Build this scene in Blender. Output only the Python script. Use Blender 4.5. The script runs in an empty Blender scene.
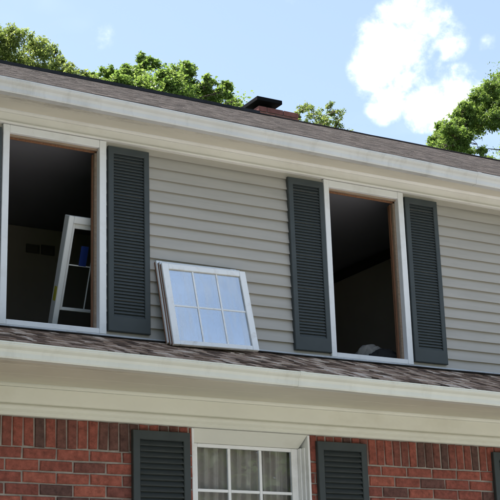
import bpy, bmesh, math, random
import numpy as np
from mathutils import Vector, Matrix
random.seed(7); rng = np.random.default_rng(7)
scn = bpy.context.scene
COL = scn.collection
R = math.radians

# ------------------------------------------------------------------ camera
FPX, YAW, PITCH, ROLL = 1377.885, 0.5382, 0.2927, -0.0319
CAM = Vector((-3.7605, -8.2042, 1.5978))
_f = Vector((math.sin(YAW)*math.cos(PITCH), math.cos(YAW)*math.cos(PITCH), math.sin(PITCH)))
_r = Vector((math.cos(YAW), -math.sin(YAW), 0)); _u = _r.cross(_f)
cr, cu = _r*math.cos(ROLL)+_u*math.sin(ROLL), -_r*math.sin(ROLL)+_u*math.cos(ROLL)
cam = bpy.data.cameras.new('camera'); cam.sensor_width = 36; cam.lens = FPX/500*36
cam.clip_start = 0.05; cam.clip_end = 2000
co = bpy.data.objects.new('camera', cam); COL.objects.link(co)
m = Matrix.Identity(4)
for i in range(3):
    m[i][0], m[i][1], m[i][2], m[i][3] = cr[i], cu[i], -_f[i], CAM[i]
co.matrix_world = m
scn.camera = co
def direction(x, y):
    return (_f*FPX + cr*(x-250) + cu*(250-y)).normalized()
def on_y(x, y, Y):
    d = direction(x, y); return CAM + d*((Y-CAM.y)/d.y)

# ------------------------------------------------------------------ exposure
scn.view_settings.view_transform = 'Standard'; scn.view_settings.look = 'None'
scn.view_settings.exposure = 1.32; scn.view_settings.gamma = 1.0
scn.view_settings.use_curve_mapping = False
scn.render.engine = 'CYCLES'
scn.cycles.max_bounces = 7; scn.cycles.transparent_max_bounces = 16
scn.cycles.diffuse_bounces = 4; scn.cycles.use_adaptive_sampling = True; scn.cycles.adaptive_threshold = 0.02; scn.cycles.glossy_bounces = 3; scn.cycles.caustics_reflective = False; scn.cycles.caustics_refractive = False

# ------------------------------------------------------------------ sun + sky
SUN_EL = R(64); SUN_DIR = Vector((-0.45, 0.89, 0)).normalized()   # horizontal direction towards the sun (behind the house)
sd = Vector((SUN_DIR.x*math.cos(SUN_EL), SUN_DIR.y*math.cos(SUN_EL), math.sin(SUN_EL)))
sl = bpy.data.lights.new('sun', 'SUN'); sl.energy = 4.2; sl.angle = R(0.53); sl.color = (1, 0.95, 0.87)
so = bpy.data.objects.new('sun', sl); COL.objects.link(so)
so.rotation_euler = sd.to_track_quat('Z', 'Y').to_euler(); so.location = (0, 0, 30)

world = bpy.data.worlds.new('World'); scn.world = world; world.use_nodes = True
world.cycles.sampling_method = 'MANUAL'; world.cycles.sample_map_resolution = 256
nt = world.node_tree; N = nt.nodes; L = nt.links; N.clear()
out = N.new('ShaderNodeOutputWorld'); bg = N.new('ShaderNodeBackground'); bg.inputs[1].default_value = 0.085
L.new(bg.outputs[0], out.inputs[0])
sky = N.new('ShaderNodeTexSky'); sky.sky_type = 'NISHITA'; sky.sun_disc = False
sky.sun_elevation = SUN_EL; sky.sun_rotation = math.atan2(SUN_DIR.x, SUN_DIR.y)
sky.air_density = 1.0; sky.dust_density = 1.0; sky.ozone_density = 1.0
tc = N.new('ShaderNodeTexCoord')
def wmath(op, a, b=None, clamp=False):
    n = N.new('ShaderNodeMath'); n.operation = op; n.use_clamp = clamp
    for k, v in enumerate((a, b)):
        if v is None: continue
        if isinstance(v, (int, float)): n.inputs[k].default_value = v
        else: L.new(v, n.inputs[k])
    return n.outputs[0]
def wnoise(scale, detail, rough, vec, dist=0.0):
    n = N.new('ShaderNodeTexNoise'); n.inputs['Scale'].default_value = scale; n.inputs['Detail'].default_value = detail
    n.inputs['Roughness'].default_value = rough; n.inputs['Distortion'].default_value = dist
    L.new(vec, n.inputs['Vector']); return n.outputs['Fac']
gen = tc.outputs['Generated']
# cumulus: a cluster of billows in the sky above the right end of the roof, edges broken by noise
billows = [(392, 45, 46), (375, 72, 34), (398, 18, 30), (425, 20, 34), (447, 42, 26), (388, 100, 30), (425, 104, 34), (455, 98, 38), (478, 92, 24), (440, 118, 24), (404, 82, 26), (424, 60, 26), (410, 62, 24),
           (489, 46, 9), (284, 22, 12), (24, 22, 16), (102, 38, 13), (283, 145, 14), (300, 6, 18)]
weights = [1.15, 1.0, .9, .8, .62, .85, .9, 1.1, .75, .75, .7, .5, .6, .20, .20, .20, .20, .40, .20]
acc = None
for (bx_, by_, br_), w_ in zip(billows, weights):
    if w_ < .35: br_ *= 1.9
    d = direction(bx_, by_)
    vd = N.new('ShaderNodeVectorMath'); vd.operation = 'DISTANCE'; vd.inputs[1].default_value = d; L.new(gen, vd.inputs[0])
    mr = N.new('ShaderNodeMapRange'); mr.interpolation_type = 'SMOOTHSTEP'; mr.clamp = True
    mr.inputs['From Min'].default_value = 0; mr.inputs['From Max'].default_value = 1.25*br_/FPX
    mr.inputs['To Min'].default_value = w_; mr.inputs['To Max'].default_value = 0
    L.new(vd.outputs['Value'], mr.inputs['Value'])
    acc = mr.outputs[0] if acc is None else wmath('MAXIMUM', acc, mr.outputs[0])
n1 = wnoise(24, 6, 0.6, gen, 0.3); n2 = wnoise(85, 4, 0.6, gen, 0.2)
nz = wmath('ADD', wmath('MULTIPLY', n1, 1.0), wmath('MULTIPLY', n2, 0.45))
field = wmath('ADD', acc, wmath('MULTIPLY', wmath('SUBTRACT', nz, 0.74), 2.3))
dens = N.new('ShaderNodeMapRange'); dens.interpolation_type = 'SMOOTHSTEP'; dens.inputs['From Min'].default_value = 0.12; dens.inputs['From Max'].default_value = 1.05
L.new(wmath('MULTIPLY', field, wmath('MINIMUM', wmath('MULTIPLY', acc, 4.0), 1.0)), dens.inputs['Value'])
# scattered fair-weather cloud over the whole sky
sep = N.new('ShaderNodeSeparateXYZ'); L.new(gen, sep.inputs[0])
zz = wmath('ADD', wmath('MAXIMUM', sep.outputs[2], 0.0), 0.12)
cmb = N.new('ShaderNodeCombineXYZ'); L.new(wmath('DIVIDE', sep.outputs[0], zz), cmb.inputs[0]); L.new(wmath('DIVIDE', sep.outputs[1], zz), cmb.inputs[1])
n3 = wnoise(1.15, 5, 0.58, cmb.outputs[0], 0.4)
thin = N.new('ShaderNodeMapRange'); thin.interpolation_type = 'SMOOTHSTEP'; thin.inputs['From Min'].default_value = 0.42; thin.inputs['From Max'].default_value = 0.80; thin.inputs['To Max'].default_value = 0.85
L.new(n3, thin.inputs['Value'])
cov = wmath('MAXIMUM', dens.outputs[0], thin.outputs[0], True)
hz = N.new('ShaderNodeMixRGB'); hz.inputs[0].default_value = 0.30; hz.inputs[2].default_value = (4.2, 5.2, 6.9, 1); L.new(sky.outputs[0], hz.inputs[1])
cc = N.new('ShaderNodeMixRGB'); cc.inputs[1].default_value = (6.2, 6.8, 7.7, 1); cc.inputs[2].default_value = (9.6, 9.65, 9.7, 1)
lit = N.new('ShaderNodeMapRange'); lit.inputs['From Min'].default_value = 0.45; lit.inputs['From Max'].default_value = 1.12; L.new(field, lit.inputs['Value']); L.new(lit.outputs[0], cc.inputs[0])
mx = N.new('ShaderNodeMixRGB'); L.new(cc.outputs[0], mx.inputs[2])
L.new(cov, mx.inputs[0]); L.new(hz.outputs[0], mx.inputs[1]); L.new(mx.outputs[0], bg.inputs[0])

# ------------------------------------------------------------------ materials
MAT = {}
def mk(name):
    mt = bpy.data.materials.new(name); mt.use_nodes = True; MAT[name] = mt
    t = mt.node_tree; b = t.nodes['Principled BSDF']; return mt, t, b
def nd(t, kind, **kw):
    n = t.nodes.new(kind)
    for k, v in kw.items():
        if k in n.inputs: n.inputs[k].default_value = v
        else: setattr(n, k, v)
    return n
def pmat(name, col, rough=0.6, var=0.12, scale=6, stretch=(1, 1, 1), bump=0.0, bscale=60, dirt=None, dirt_amt=0.0, spec=0.3, dirt_scale=3.0, tone2=None, coords='Object'):
    """paint/wood/metal: base colour with uneven tone, optional dirt blotches and fine relief"""
    mt, t, b = mk(name)
    tcn = nd(t, 'ShaderNodeTexCoord'); mp = nd(t, 'ShaderNodeMapping'); mp.inputs['Scale'].default_value = stretch
    t.links.new(tcn.outputs[coords], mp.inputs[0])
    n = nd(t, 'ShaderNodeTexNoise', Scale=scale, Detail=6.0, Roughness=0.6); t.links.new(mp.outputs[0], n.inputs['Vector'])
    cr_ = nd(t, 'ShaderNodeValToRGB'); e = cr_.color_ramp.elements
    c1 = [c*(1-var) for c in col]; c2 = [min(1, c*(1+var)) for c in (tone2 or col)]
    e[0].position, e[1].position = 0.3, 0.7; e[0].color = (*c1, 1); e[1].color = (*c2, 1)
    t.links.new(n.outputs['Fac'], cr_.inputs[0]); colout = cr_.outputs[0]
    if dirt:
        n2_ = nd(t, 'ShaderNodeTexNoise', Scale=dirt_scale, Detail=8.0, Roughness=0.7); t.links.new(mp.outputs[0], n2_.inputs['Vector'])
        r2 = nd(t, 'ShaderNodeValToRGB'); r2.color_ramp.elements[0].position = 0.52; r2.color_ramp.elements[1].position = 0.74
        t.links.new(n2_.outputs['Fac'], r2.inputs[0])
        mm = nd(t, 'ShaderNodeMath', operation='MULTIPLY'); mm.inputs[1].default_value = dirt_amt; t.links.new(r2.outputs[0], mm.inputs[0])
        mxx = nd(t, 'ShaderNodeMixRGB'); mxx.inputs[2].default_value = (*dirt, 1)
        t.links.new(mm.outputs[0], mxx.inputs[0]); t.links.new(colout, mxx.inputs[1]); colout = mxx.outputs[0]
    t.links.new(colout, b.inputs['Base Color'])
    b.inputs['Roughness'].default_value = rough; b.inputs['Specular IOR Level'].default_value = spec
    if bump:
        n3_ = nd(t, 'ShaderNodeTexNoise', Scale=bscale, Detail=5.0); t.links.new(mp.outputs[0], n3_.inputs['Vector'])
        bp = nd(t, 'ShaderNodeBump', Strength=bump, Distance=0.004); t.links.new(n3_.outputs['Fac'], bp.inputs['Height']); t.links.new(bp.outputs[0], b.inputs['Normal'])
    return mt
pmat('siding', (.455, .425, .388), .6, .06, 3, (.5, 1, 6), .06, 60, (.31, .285, .24), .45, dirt_scale=1.6)
pmat('trim_white', (.84, .835, .85), .45, .04, 5, (1, 1, 1), .1, 80, (.52, .49, .44), .35, dirt_scale=7)
pmat('cream_paint', (.75, .74, .675), .55, .05, 2.5, (.6, 1, 1), .2, 60, (.52, .48, .38), .4, dirt_scale=2.2)
pmat('frieze_paint', (.80, .785, .765), .55, .05, 2.5, (.6, 1, 1), .2, 60, (.50, .45, .38), .35, dirt_scale=3)
pmat('gutter_cream', (.67, .67, .61), .4, .06, 2, (1.6, 1, .5), .05, 40, (.46, .45, .39), .55, spec=.5, dirt_scale=2.4)
pmat('gutter_white', (.67, .66, .65), .4, .08, 2, (1.6, 1, .5), .05, 40, (.38, .36, .33), .65, spec=.5, dirt_scale=2.4)
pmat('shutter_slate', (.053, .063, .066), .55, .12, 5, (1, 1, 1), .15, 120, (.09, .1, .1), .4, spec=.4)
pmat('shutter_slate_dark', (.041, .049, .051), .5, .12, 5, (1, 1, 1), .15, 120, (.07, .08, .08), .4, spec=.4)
pmat('mortar', (.31, .275, .24), .95, .3, 10, bump=.6, bscale=90, dirt=(.17, .13, .11), dirt_amt=.7, dirt_scale=8)
pmat('raw_wood', (.25, .12, .068), .7, .25, 8, (14, 14, 1), .3, 60, (.34, .21, .13), .5)
pmat('pale_wood', (.34, .25, .185), .7, .2, 8, (1, 10, 10), .3, 60)
pmat('room_paint', (.38, .33, .30), .85, .06, 2)
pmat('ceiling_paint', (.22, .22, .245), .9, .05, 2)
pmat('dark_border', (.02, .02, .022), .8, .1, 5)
pmat('room_floor', (.12, .075, .045), .5, .2, 3, (1, 8, 1))
pmat('black_metal', (.009, .010, .011), .9, .2, 8, spec=.1)
pmat('ridge_black', (.02, .02, .022), .9, .3, 10)
pmat('flashing', (.055, .055, .06), .6, .3, 9, (1, 1, 1), .3, 60, (.16, .15, .14), .5)
pmat('white_metal', (.62, .63, .66), .4, .15, 6, (1, 1, 1), .2, 60, (.25, .24, .24), .6, dirt_scale=9)
pmat('sash_white', (.88, .88, .89), .4, .03, 5, (1, 1, 1), .05, 60, (.50, .44, .40), .6, dirt_scale=10)
pmat('unit_white', (.82, .82, .82), .35, .02, 5)
pmat('sticker_yellow', (.62, .55, .06), .5, .06, 5)
pmat('sticker_blue', (.012, .035, .19), .45, .06, 5)
pmat('cloth_grey', (.2, .19, .175), .9, .2, 30, bump=.4)
pmat('cloth_black', (.012, .012, .013), .9, .2, 30, bump=.4)
pmat('panel_dark', (.11, .095, .085), .5, .2, 6)
pmat('bark', (.11, .085, .065), .9, .35, 5, (1, 1, .3), .8, 20)
pmat('concrete', (.43, .415, .385), .9, .12, 1.2, bump=.3)
pmat('foundation', (.3, .29, .27), .9, .12, 3, bump=.3)

def soffit_mat(name, col, edge_y, streak):
    """painted boards with old mildew marks where the gutter has leaked"""
    mt, t, b = mk(name)
    tcn = nd(t, 'ShaderNodeTexCoord')
    mp = nd(t, 'ShaderNodeMapping'); mp.inputs['Scale'].default_value = (.7, 1.3, 1); t.links.new(tcn.outputs['Object'], mp.inputs[0])
    n = nd(t, 'ShaderNodeTexNoise', Scale=2.0, Detail=6.0, Roughness=.6); t.links.new(mp.outputs[0], n.inputs['Vector'])
    c = nd(t, 'ShaderNodeValToRGB'); c.color_ramp.elements[0].position = .3; c.color_ramp.elements[1].position = .7
    c.color_ramp.elements[0].color = (*[v*.93 for v in col], 1); c.color_ramp.elements[1].color = (*[min(1, v*1.06) for v in col], 1)
    t.links.new(n.outputs['Fac'], c.inputs[0])
    mp2 = nd(t, 'ShaderNodeMapping'); mp2.inputs['Scale'].default_value = (2.2, 9, 1); t.links.new(tcn.outputs['Object'], mp2.inputs[0])
    n2_ = nd(t, 'ShaderNodeTexNoise', Scale=2.6, Detail=9.0, Roughness=.75); t.links.new(mp2.outputs[0], n2_.inputs['Vector'])
    r2 = nd(t, 'ShaderNodeValToRGB'); r2.color_ramp.elements[0].position = .47; r2.color_ramp.elements[1].position = .60; t.links.new(n2_.outputs['Fac'], r2.inputs[0])
    s = nd(t, 'ShaderNodeSeparateXYZ'); t.links.new(tcn.outputs['Object'], s.inputs[0])
    mr_ = nd(t, 'ShaderNodeMapRange'); mr_.inputs['From Min'].default_value = edge_y; mr_.inputs['From Max'].default_value = edge_y+.15
    mr_.inputs['To Min'].default_value = streak; mr_.inputs['To Max'].default_value = .04; t.links.new(s.outputs[1], mr_.inputs['Value'])
    mm = nd(t, 'ShaderNodeMath', operation='MULTIPLY'); t.links.new(r2.outputs[0], mm.inputs[0]); t.links.new(mr_.outputs[0], mm.inputs[1])
    mxx = nd(t, 'ShaderNodeMixRGB'); mxx.inputs[2].default_value = (.14, .12, .11, 1); t.links.new(mm.outputs[0], mxx.inputs[0]); t.links.new(c.outputs[0], mxx.inputs[1])
    t.links.new(mxx.outputs[0], b.inputs['Base Color']); b.inputs['Roughness'].default_value = .65
soffit_mat('soffit_upper', (.72, .675, .58), -.285, .9)
soffit_mat('soffit_lower', (.70, .665, .555), -.70, .45)

def random_mat(name, source, stops, rough, bump, bscale, grain, gscale):
    """each brick / shingle takes its own colour from the ramp; grain on top"""
    mt, t, b = mk(name)
    if source == 'object': o = nd(t, 'ShaderNodeObjectInfo').outputs['Random']
    else: o = nd(t, 'ShaderNodeNewGeometry').outputs['Random Per Island']
    c = nd(t, 'ShaderNodeValToRGB'); c.color_ramp.interpolation = 'LINEAR'
    el = c.color_ramp.elements
    while len(el) < len(stops): el.new(.5)
    for k, (p_, v) in enumerate(stops): el[k].position = p_; el[k].color = (*v, 1)
    t.links.new(o, c.inputs[0])
    g = nd(t, 'ShaderNodeNewGeometry')
    n = nd(t, 'ShaderNodeTexNoise', Scale=gscale, Detail=8.0, Roughness=.7); t.links.new(g.outputs['Position'], n.inputs['Vector'])
    mr_ = nd(t, 'ShaderNodeMapRange'); mr_.inputs['From Min'].default_value = .25; mr_.inputs['From Max'].default_value = .75
    mr_.inputs['To Min'].default_value = 1-grain; mr_.inputs['To Max'].default_value = 1+grain; t.links.new(n.outputs['Fac'], mr_.inputs['Value'])
    mxx = nd(t, 'ShaderNodeMixRGB', blend_type='MULTIPLY'); mxx.inputs[0].default_value = 1; t.links.new(c.outputs[0], mxx.inputs[1]); t.links.new(mr_.outputs[0], mxx.inputs[2])
    t.links.new(mxx.outputs[0], b.inputs['Base Color']); b.inputs['Roughness'].default_value = rough; b.inputs['Specular IOR Level'].default_value = .2
    n3_ = nd(t, 'ShaderNodeTexNoise', Scale=bscale, Detail=6.0, Roughness=.7); t.links.new(g.outputs['Position'], n3_.inputs['Vector'])
    bp = nd(t, 'ShaderNodeBump', Strength=bump, Distance=.004); t.links.new(n3_.outputs['Fac'], bp.inputs['Height']); t.links.new(bp.outputs[0], b.inputs['Normal'])
BR = [(0, (.10, .056, .049)), (.07, (.14, .062, .052)), (.18, (.22, .070, .053)), (.5, (.275, .083, .060)), (.78, (.32, .102, .070)), (.92, (.24, .074, .055)), (1, (.17, .062, .050))]
BS = [(0, (.10, .056, .048)), (.2, (.135, .062, .050)), (.42, (.19, .066, .051)), (.75, (.27, .082, .059)), (1, (.235, .072, .054))]
random_mat('brick', 'object', BR, .92, .4, 60, .55, 26)
random_mat('brick_soldier', 'object', BS, .92, .4, 60, .55, 26)
random_mat('brick_mass', 'island', BR, .92, .4, 60, .55, 26)
random_mat('chimney_brick', 'object', [(0, (.20, .085, .07)), (1, (.32, .12, .09))], .9, .28, 60, .38, 20)
random_mat('shingle', 'island', [(0, (.075, .049, .036)), (.22, (.165, .108, .078)), (.5, (.30, .205, .15)), (.8, (.46, .34, .26)), (1, (.62, .51, .42))], .95, .2, 50, .45, 38)
random_mat('shingle_main', 'island', [(0, (.034, .027, .023)), (.4, (.060, .048, .042)), (.8, (.090, .073, .064)), (1, (.135, .112, .10))], .95, .15, 50, .4, 30)

def glass_mat(name, base, fres, tint, streak=0.0):
    mt = bpy.data.materials.new(name); mt.use_nodes = True; MAT[name] = mt; t = mt.node_tree; t.nodes.clear()
    o = nd(t, 'ShaderNodeOutputMaterial'); tr = nd(t, 'ShaderNodeBsdfTransparent'); tr.inputs[0].default_value = (*tint, 1)
    gl = nd(t, 'ShaderNodeBsdfGlossy'); gl.inputs['Roughness'].default_value = .012; gl.inputs[0].default_value = (.88, .95, 1, 1)
    fr = nd(t, 'ShaderNodeFresnel', IOR=1.5); ma = nd(t, 'ShaderNodeMath', operation='MULTIPLY_ADD'); ma.use_clamp = True
    ma.inputs[1].default_value = fres; ma.inputs[2].default_value = base; t.links.new(fr.outputs[0], ma.inputs[0])
    tcn = nd(t, 'ShaderNodeTexCoord'); nz_ = nd(t, 'ShaderNodeTexNoise', Scale=3.0, Detail=2.0); t.links.new(tcn.outputs['Object'], nz_.inputs['Vector'])
    bp = nd(t, 'ShaderNodeBump', Strength=.05, Distance=.01); t.links.new(nz_.outputs['Fac'], bp.inputs['Height']); t.links.new(bp.outputs[0], gl.inputs['Normal'])
    mx_ = nd(t, 'ShaderNodeMixShader'); t.links.new(ma.outputs[0], mx_.inputs[0]); t.links.new(tr.outputs[0], mx_.inputs[1]); t.links.new(gl.outputs[0], mx_.inputs[2])
    last = mx_.outputs[0]
    if streak:      # pale streaks running down the pane
        df = nd(t, 'ShaderNodeBsdfDiffuse'); df.inputs[0].default_value = (.8, .84, .88, 1)
        mp = nd(t, 'ShaderNodeMapping'); mp.inputs['Scale'].default_value = (11, 1, 1.6); t.links.new(tcn.outputs['Object'], mp.inputs[0])
        n2_ = nd(t, 'ShaderNodeTexNoise', Scale=1.8, Detail=6.0, Roughness=.6); t.links.new(mp.outputs[0], n2_.inputs['Vector'])
        mr_ = nd(t, 'ShaderNodeMapRange'); mr_.inputs['From Min'].default_value = .44; mr_.inputs['From Max'].default_value = .78; mr_.inputs['To Max'].default_value = streak
        t.links.new(n2_.outputs['Fac'], mr_.inputs['Value'])
        m2 = nd(t, 'ShaderNodeMixShader'); t.links.new(mr_.outputs[0], m2.inputs[0]); t.links.new(last, m2.inputs[1]); t.links.new(df.outputs[0], m2.inputs[2]); last = m2.outputs[0]
    t.links.new(last, o.inputs[0])
glass_mat('glass_coated', .52, 1.0, (.86, .91, .94), .5)
glass_mat('glass_window', .035, 1.0, (.96, .96, .95))
glass_mat('glass_unit', .03, .6, (.80, .83, .82))

def curtain_mat():
    mt = bpy.data.materials.new('sheer_fabric'); mt.use_nodes = True; MAT['sheer_fabric'] = mt; t = mt.node_tree; t.nodes.clear()
    o = nd(t, 'ShaderNodeOutputMaterial'); d = nd(t, 'ShaderNodeBsdfDiffuse'); d.inputs[0].default_value = (.95, .90, .88, 1)
    tl = nd(t, 'ShaderNodeBsdfTranslucent'); tl.inputs[0].default_value = (.5, .5, .47, 1)
    tr = nd(t, 'ShaderNodeBsdfTransparent'); a = nd(t, 'ShaderNodeMixShader'); a.inputs[0].default_value = .18
    t.links.new(d.outputs[0], a.inputs[1]); t.links.new(tl.outputs[0], a.inputs[2])
    g = nd(t, 'ShaderNodeTexCoord'); w = nd(t, 'ShaderNodeTexNoise', Scale=9.0, Detail=6.0); t.links.new(g.outputs['Object'], w.inputs['Vector'])
    mr_ = nd(t, 'ShaderNodeMapRange'); mr_.inputs['To Min'].default_value = .75; mr_.inputs['To Max'].default_value = 1.0; t.links.new(w.outputs['Fac'], mr_.inputs['Value'])
    b = nd(t, 'ShaderNodeMixShader'); t.links.new(mr_.outputs[0], b.inputs[0]); t.links.new(tr.outputs[0], b.inputs[1]); t.links.new(a.outputs[0], b.inputs[2]); t.links.new(b.outputs[0], o.inputs[0])
curtain_mat()

def leaf_mat(name, stops, trans):
    mt = bpy.data.materials.new(name); mt.use_nodes = True; MAT[name] = mt; t = mt.node_tree; t.nodes.clear()
    o = nd(t, 'ShaderNodeOutputMaterial'); g = nd(t, 'ShaderNodeNewGeometry')
    c = nd(t, 'ShaderNodeValToRGB'); el = c.color_ramp.elements
    while len(el) < len(stops): el.new(.5)
    for k, (p_, v) in enumerate(stops): el[k].position = p_; el[k].color = (*v, 1)
    t.links.new(g.outputs['Random Per Island'], c.inputs[0])
    d = nd(t, 'ShaderNodeBsdfPrincipled'); d.inputs['Roughness'].default_value = .5; d.inputs['Specular IOR Level'].default_value = .3; t.links.new(c.outputs[0], d.inputs['Base Color'])
    h = nd(t, 'ShaderNodeMixRGB', blend_type='MULTIPLY'); h.inputs[0].default_value = 1; h.inputs[2].default_value = (1.75, 1.8, 1.1, 1); t.links.new(c.outputs[0], h.inputs[1])
    tl = nd(t, 'ShaderNodeBsdfTranslucent'); t.links.new(h.outputs[0], tl.inputs[0])
    mx_ = nd(t, 'ShaderNodeMixShader'); mx_.inputs[0].default_value = trans; t.links.new(d.outputs[0], mx_.inputs[1]); t.links.new(tl.outputs[0], mx_.inputs[2]); t.links.new(mx_.outputs[0], o.inputs[0])
leaf_mat('leaf_yellow_green', [(0, (.10, .14, .045)), (.5, (.165, .205, .075)), (1, (.24, .265, .12))], .55)
leaf_mat('leaf_mid_green', [(0, (.085, .14, .04)), (.5, (.14, .205, .062)), (1, (.20, .25, .10))], .54)
leaf_mat('leaf_deep_green', [(0, (.04, .07, .018)), (.5, (.06, .10, .025)), (1, (.085, .13, .032))], .35)
def lawn_mat():
    mt, t, b = mk('lawn'); tcn = nd(t, 'ShaderNodeTexCoord')
    n = nd(t, 'ShaderNodeTexNoise', Scale=.6, Detail=9.0, Roughness=.65); t.links.new(tcn.outputs['Object'], n.inputs['Vector'])
    c = nd(t, 'ShaderNodeValToRGB'); c.color_ramp.elements[0].position = .3; c.color_ramp.elements[1].position = .7
    c.color_ramp.elements[0].color = (.06, .10, .025, 1); c.color_ramp.elements[1].color = (.12, .155, .05, 1); t.links.new(n.outputs['Fac'], c.inputs[0]); t.links.new(c.outputs[0], b.inputs['Base Color'])
    b.inputs['Roughness'].default_value = .95
    n2_ = nd(t, 'ShaderNodeTexNoise', Scale=60.0, Detail=4.0); t.links.new(tcn.outputs['Object'], n2_.inputs['Vector'])
    bp = nd(t, 'ShaderNodeBump', Strength=1.0, Distance=.05); t.links.new(n2_.outputs['Fac'], bp.inputs['Height']); t.links.new(bp.outputs[0], b.inputs['Normal'])
lawn_mat()

# ------------------------------------------------------------------ mesh helpers
def link(name, me, mat, parent=None):
    o = bpy.data.objects.new(name, me); COL.objects.link(o)
    if mat and not me.materials: me.materials.append(MAT[mat])
    if parent: o.parent = parent
    return o
def bm_box(bm, x0, x1, y0, y1, z0, z1):
    v = [bm.verts.new(p) for p in ((x0, y0, z0), (x1, y0, z0), (x1, y1, z0), (x0, y1, z0), (x0, y0, z1), (x1, y0, z1), (x1, y1, z1), (x0, y1, z1))]
    for f in ((0, 3, 2, 1), (4, 5, 6, 7), (0, 1, 5, 4), (1, 2, 6, 5), (2, 3, 7, 6), (3, 0, 4, 7)): bm.faces.new([v[i] for i in f])
    return v
def mesh_of(bm, name, bev=0.0):
    if bev: bmesh.ops.bevel(bm, geom=list(bm.edges), offset=bev, segments=1, affect='EDGES', clamp_overlap=True)
    bmesh.ops.recalc_face_normals(bm, faces=bm.faces[:])
    me = bpy.data.meshes.new(name); bm.to_mesh(me); bm.free(); return me
def box(name, mat, parent, b, bev=0.0):
    bm = bmesh.new(); bm_box(bm, *b); return link(name, mesh_of(bm, name, bev), mat, parent)
def boxes(name, mat, parent, bl, bev=0.0):
    bm = bmesh.new()
    for b in bl: bm_box(bm, *b)
    return link(name, mesh_of(bm, name, bev), mat, parent)
def profile(name, mat, parent, pts, x0, x1, seg=1, dz=lambda x: 0.0, wob=0.0):
    """closed (y,z) profile run along the facade"""
    bm = bmesh.new(); rings = []
    for k in range(seg+1):
        x = x0+(x1-x0)*k/seg; w = random.uniform(-wob, wob)
        rings.append([bm.verts.new((x, y+w*.6, z+dz(x)+w)) for y, z in pts])
    n = len(pts)
    for a, b in zip(rings, rings[1:]):
        for i in range(n): bm.faces.new((a[i], a[(i+1) % n], b[(i+1) % n], b[i]))
    bm.faces.new(rings[0]); bm.faces.new(rings[-1][::-1])
    return link(name, mesh_of(bm, name), mat, parent)
def tag(o, label, cat, group=None, kind=None):
    if label: o['label'] = label
    if cat: o['category'] = cat
    if group: o['group'] = group
    if kind: o['kind'] = kind
    return o
def empty(name, loc=(0, 0, 0)):
    o = bpy.data.objects.new(name, None); COL.objects.link(o); o.location = loc; o.empty_display_size = .2; return o

# ------------------------------------------------------------------ ground
bm = bmesh.new(); bmesh.ops.create_grid(bm, x_segments=2, y_segments=2, size=400)
lawn = tag(link('lawn', mesh_of(bm, 'lawn'), 'lawn'), None, None, kind='structure')
bm = bmesh.new(); bm_box(bm, -5.2, 13.5, -15.5, -2.4, -.05, .03)  # unseen pale paving, added to bounce warm sunlight up onto the soffits
tag(link('added_driveway', mesh_of(bm, 'added_driveway', .01), 'concrete'), None, None, kind='structure')

# ------------------------------------------------------------------ the house
XL, XR, YB = -6.0, 11.0, 8.0
house = tag(empty('house'), 'two-storey house with grey siding above red brick, windows being replaced', 'house')
W1 = (-.755, 0.0); W2 = (1.808, 2.555); ZT, ZB = 5.128, 3.745      # upper casings, outer
LW = [(.604, 1.553), (3.643, 4.592)]                                # lower window openings
LZ0 = 1.72
ROOMZ = (3.38, 5.15)
def roof2(y): return 3.452+(y+.75)*.365     # pent roof deck
def drop(x): return -.011*(x+.9)            # the eaves sag towards the right

# --- wall bodies (sheathing, faced inside with paint)
wall = boxes('wall', 'room_paint', house, [
    (XL, W1[0]+.03, .05, .14, 3.2, 5.36), (W1[1]-.03, W2[0]+.03, .05, .14, 3.2, 5.36), (W2[1]-.03, XR, .05, .14, 3.2, 5.36),
    (W1[0]+.03, W1[1]-.03, .05, .14, 3.2, ZB+.02), (W2[0]+.03, W2[1]-.03, .05, .14, 3.2, ZB+.02),
    (W1[0]+.03, W1[1]-.03, .05, .14, ZT-.03, 5.36), (W2[0]+.03, W2[1]-.03, .05, .14, ZT-.03, 5.36)])
boxes('side_wall', 'siding', house, [(XL, XL+.12, .142, YB, 0, 5.36), (XR-.12, XR, .142, YB, 0, 5.36)])
box('back_wall', 'siding', house, (XL+.13, XR-.13, YB-.12, YB-.002, 0, 5.36))
# --- interior surfaces
boxes('interior_wall', 'room_paint', house, [
    (-3.1, -3.0, .145, 2.1, 3.385, 5.145), (1.15, 1.25, .145, 6, 3.385, 5.145), (-3.1, 1.148, 2.102, 2.2, 3.385, 5.145),
    (3.39, 3.5, .145, 6, 3.385, 5.145), (1.252, 3.388, 6.0, 6.1, 3.385, 5.145)])
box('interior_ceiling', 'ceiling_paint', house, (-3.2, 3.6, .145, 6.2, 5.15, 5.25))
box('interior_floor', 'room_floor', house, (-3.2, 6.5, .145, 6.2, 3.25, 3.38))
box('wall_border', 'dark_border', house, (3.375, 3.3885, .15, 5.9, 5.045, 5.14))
boxes('lower_interior_wall', 'room_paint', house, [(-.6, -.5, .16, 3, .3, 3.24), (5.6, 5.7, .16, 3, .3, 3.24), (-.6, 5.7, 3.002, 3.1, .3, 3.24), (-.6, 5.7, .16, 3, .2, .29)])

# --- siding boards, lapped
PIT = .0838; k = 0
segs = [(XL, W1[0]-.002), (W1[1]+.002, W2[0]-.002), (W2[1]+.002, XR)]
for k in range(0, 17):
    z = 5.08-PIT*k; top = min(z+.122, 5.2)
    runs = []
    for a, b in segs:
        while b-a > 3.6:
            c = a+random.uniform(1.6, 3.3); runs.append((a, c-.001)); a = c+.001
        runs.append((a, b))
    for a, b in runs:
        w = random.uniform(-.0012, .0012)
        profile('siding_board', 'siding', house, [(.0125+w, z), (.0125+w+.0265*(top-z)/.122, top), (.0143+w+.0265*(top-z)/.122, top), (.0143+w, z)], a, b, 12, wob=.0011)
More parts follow.
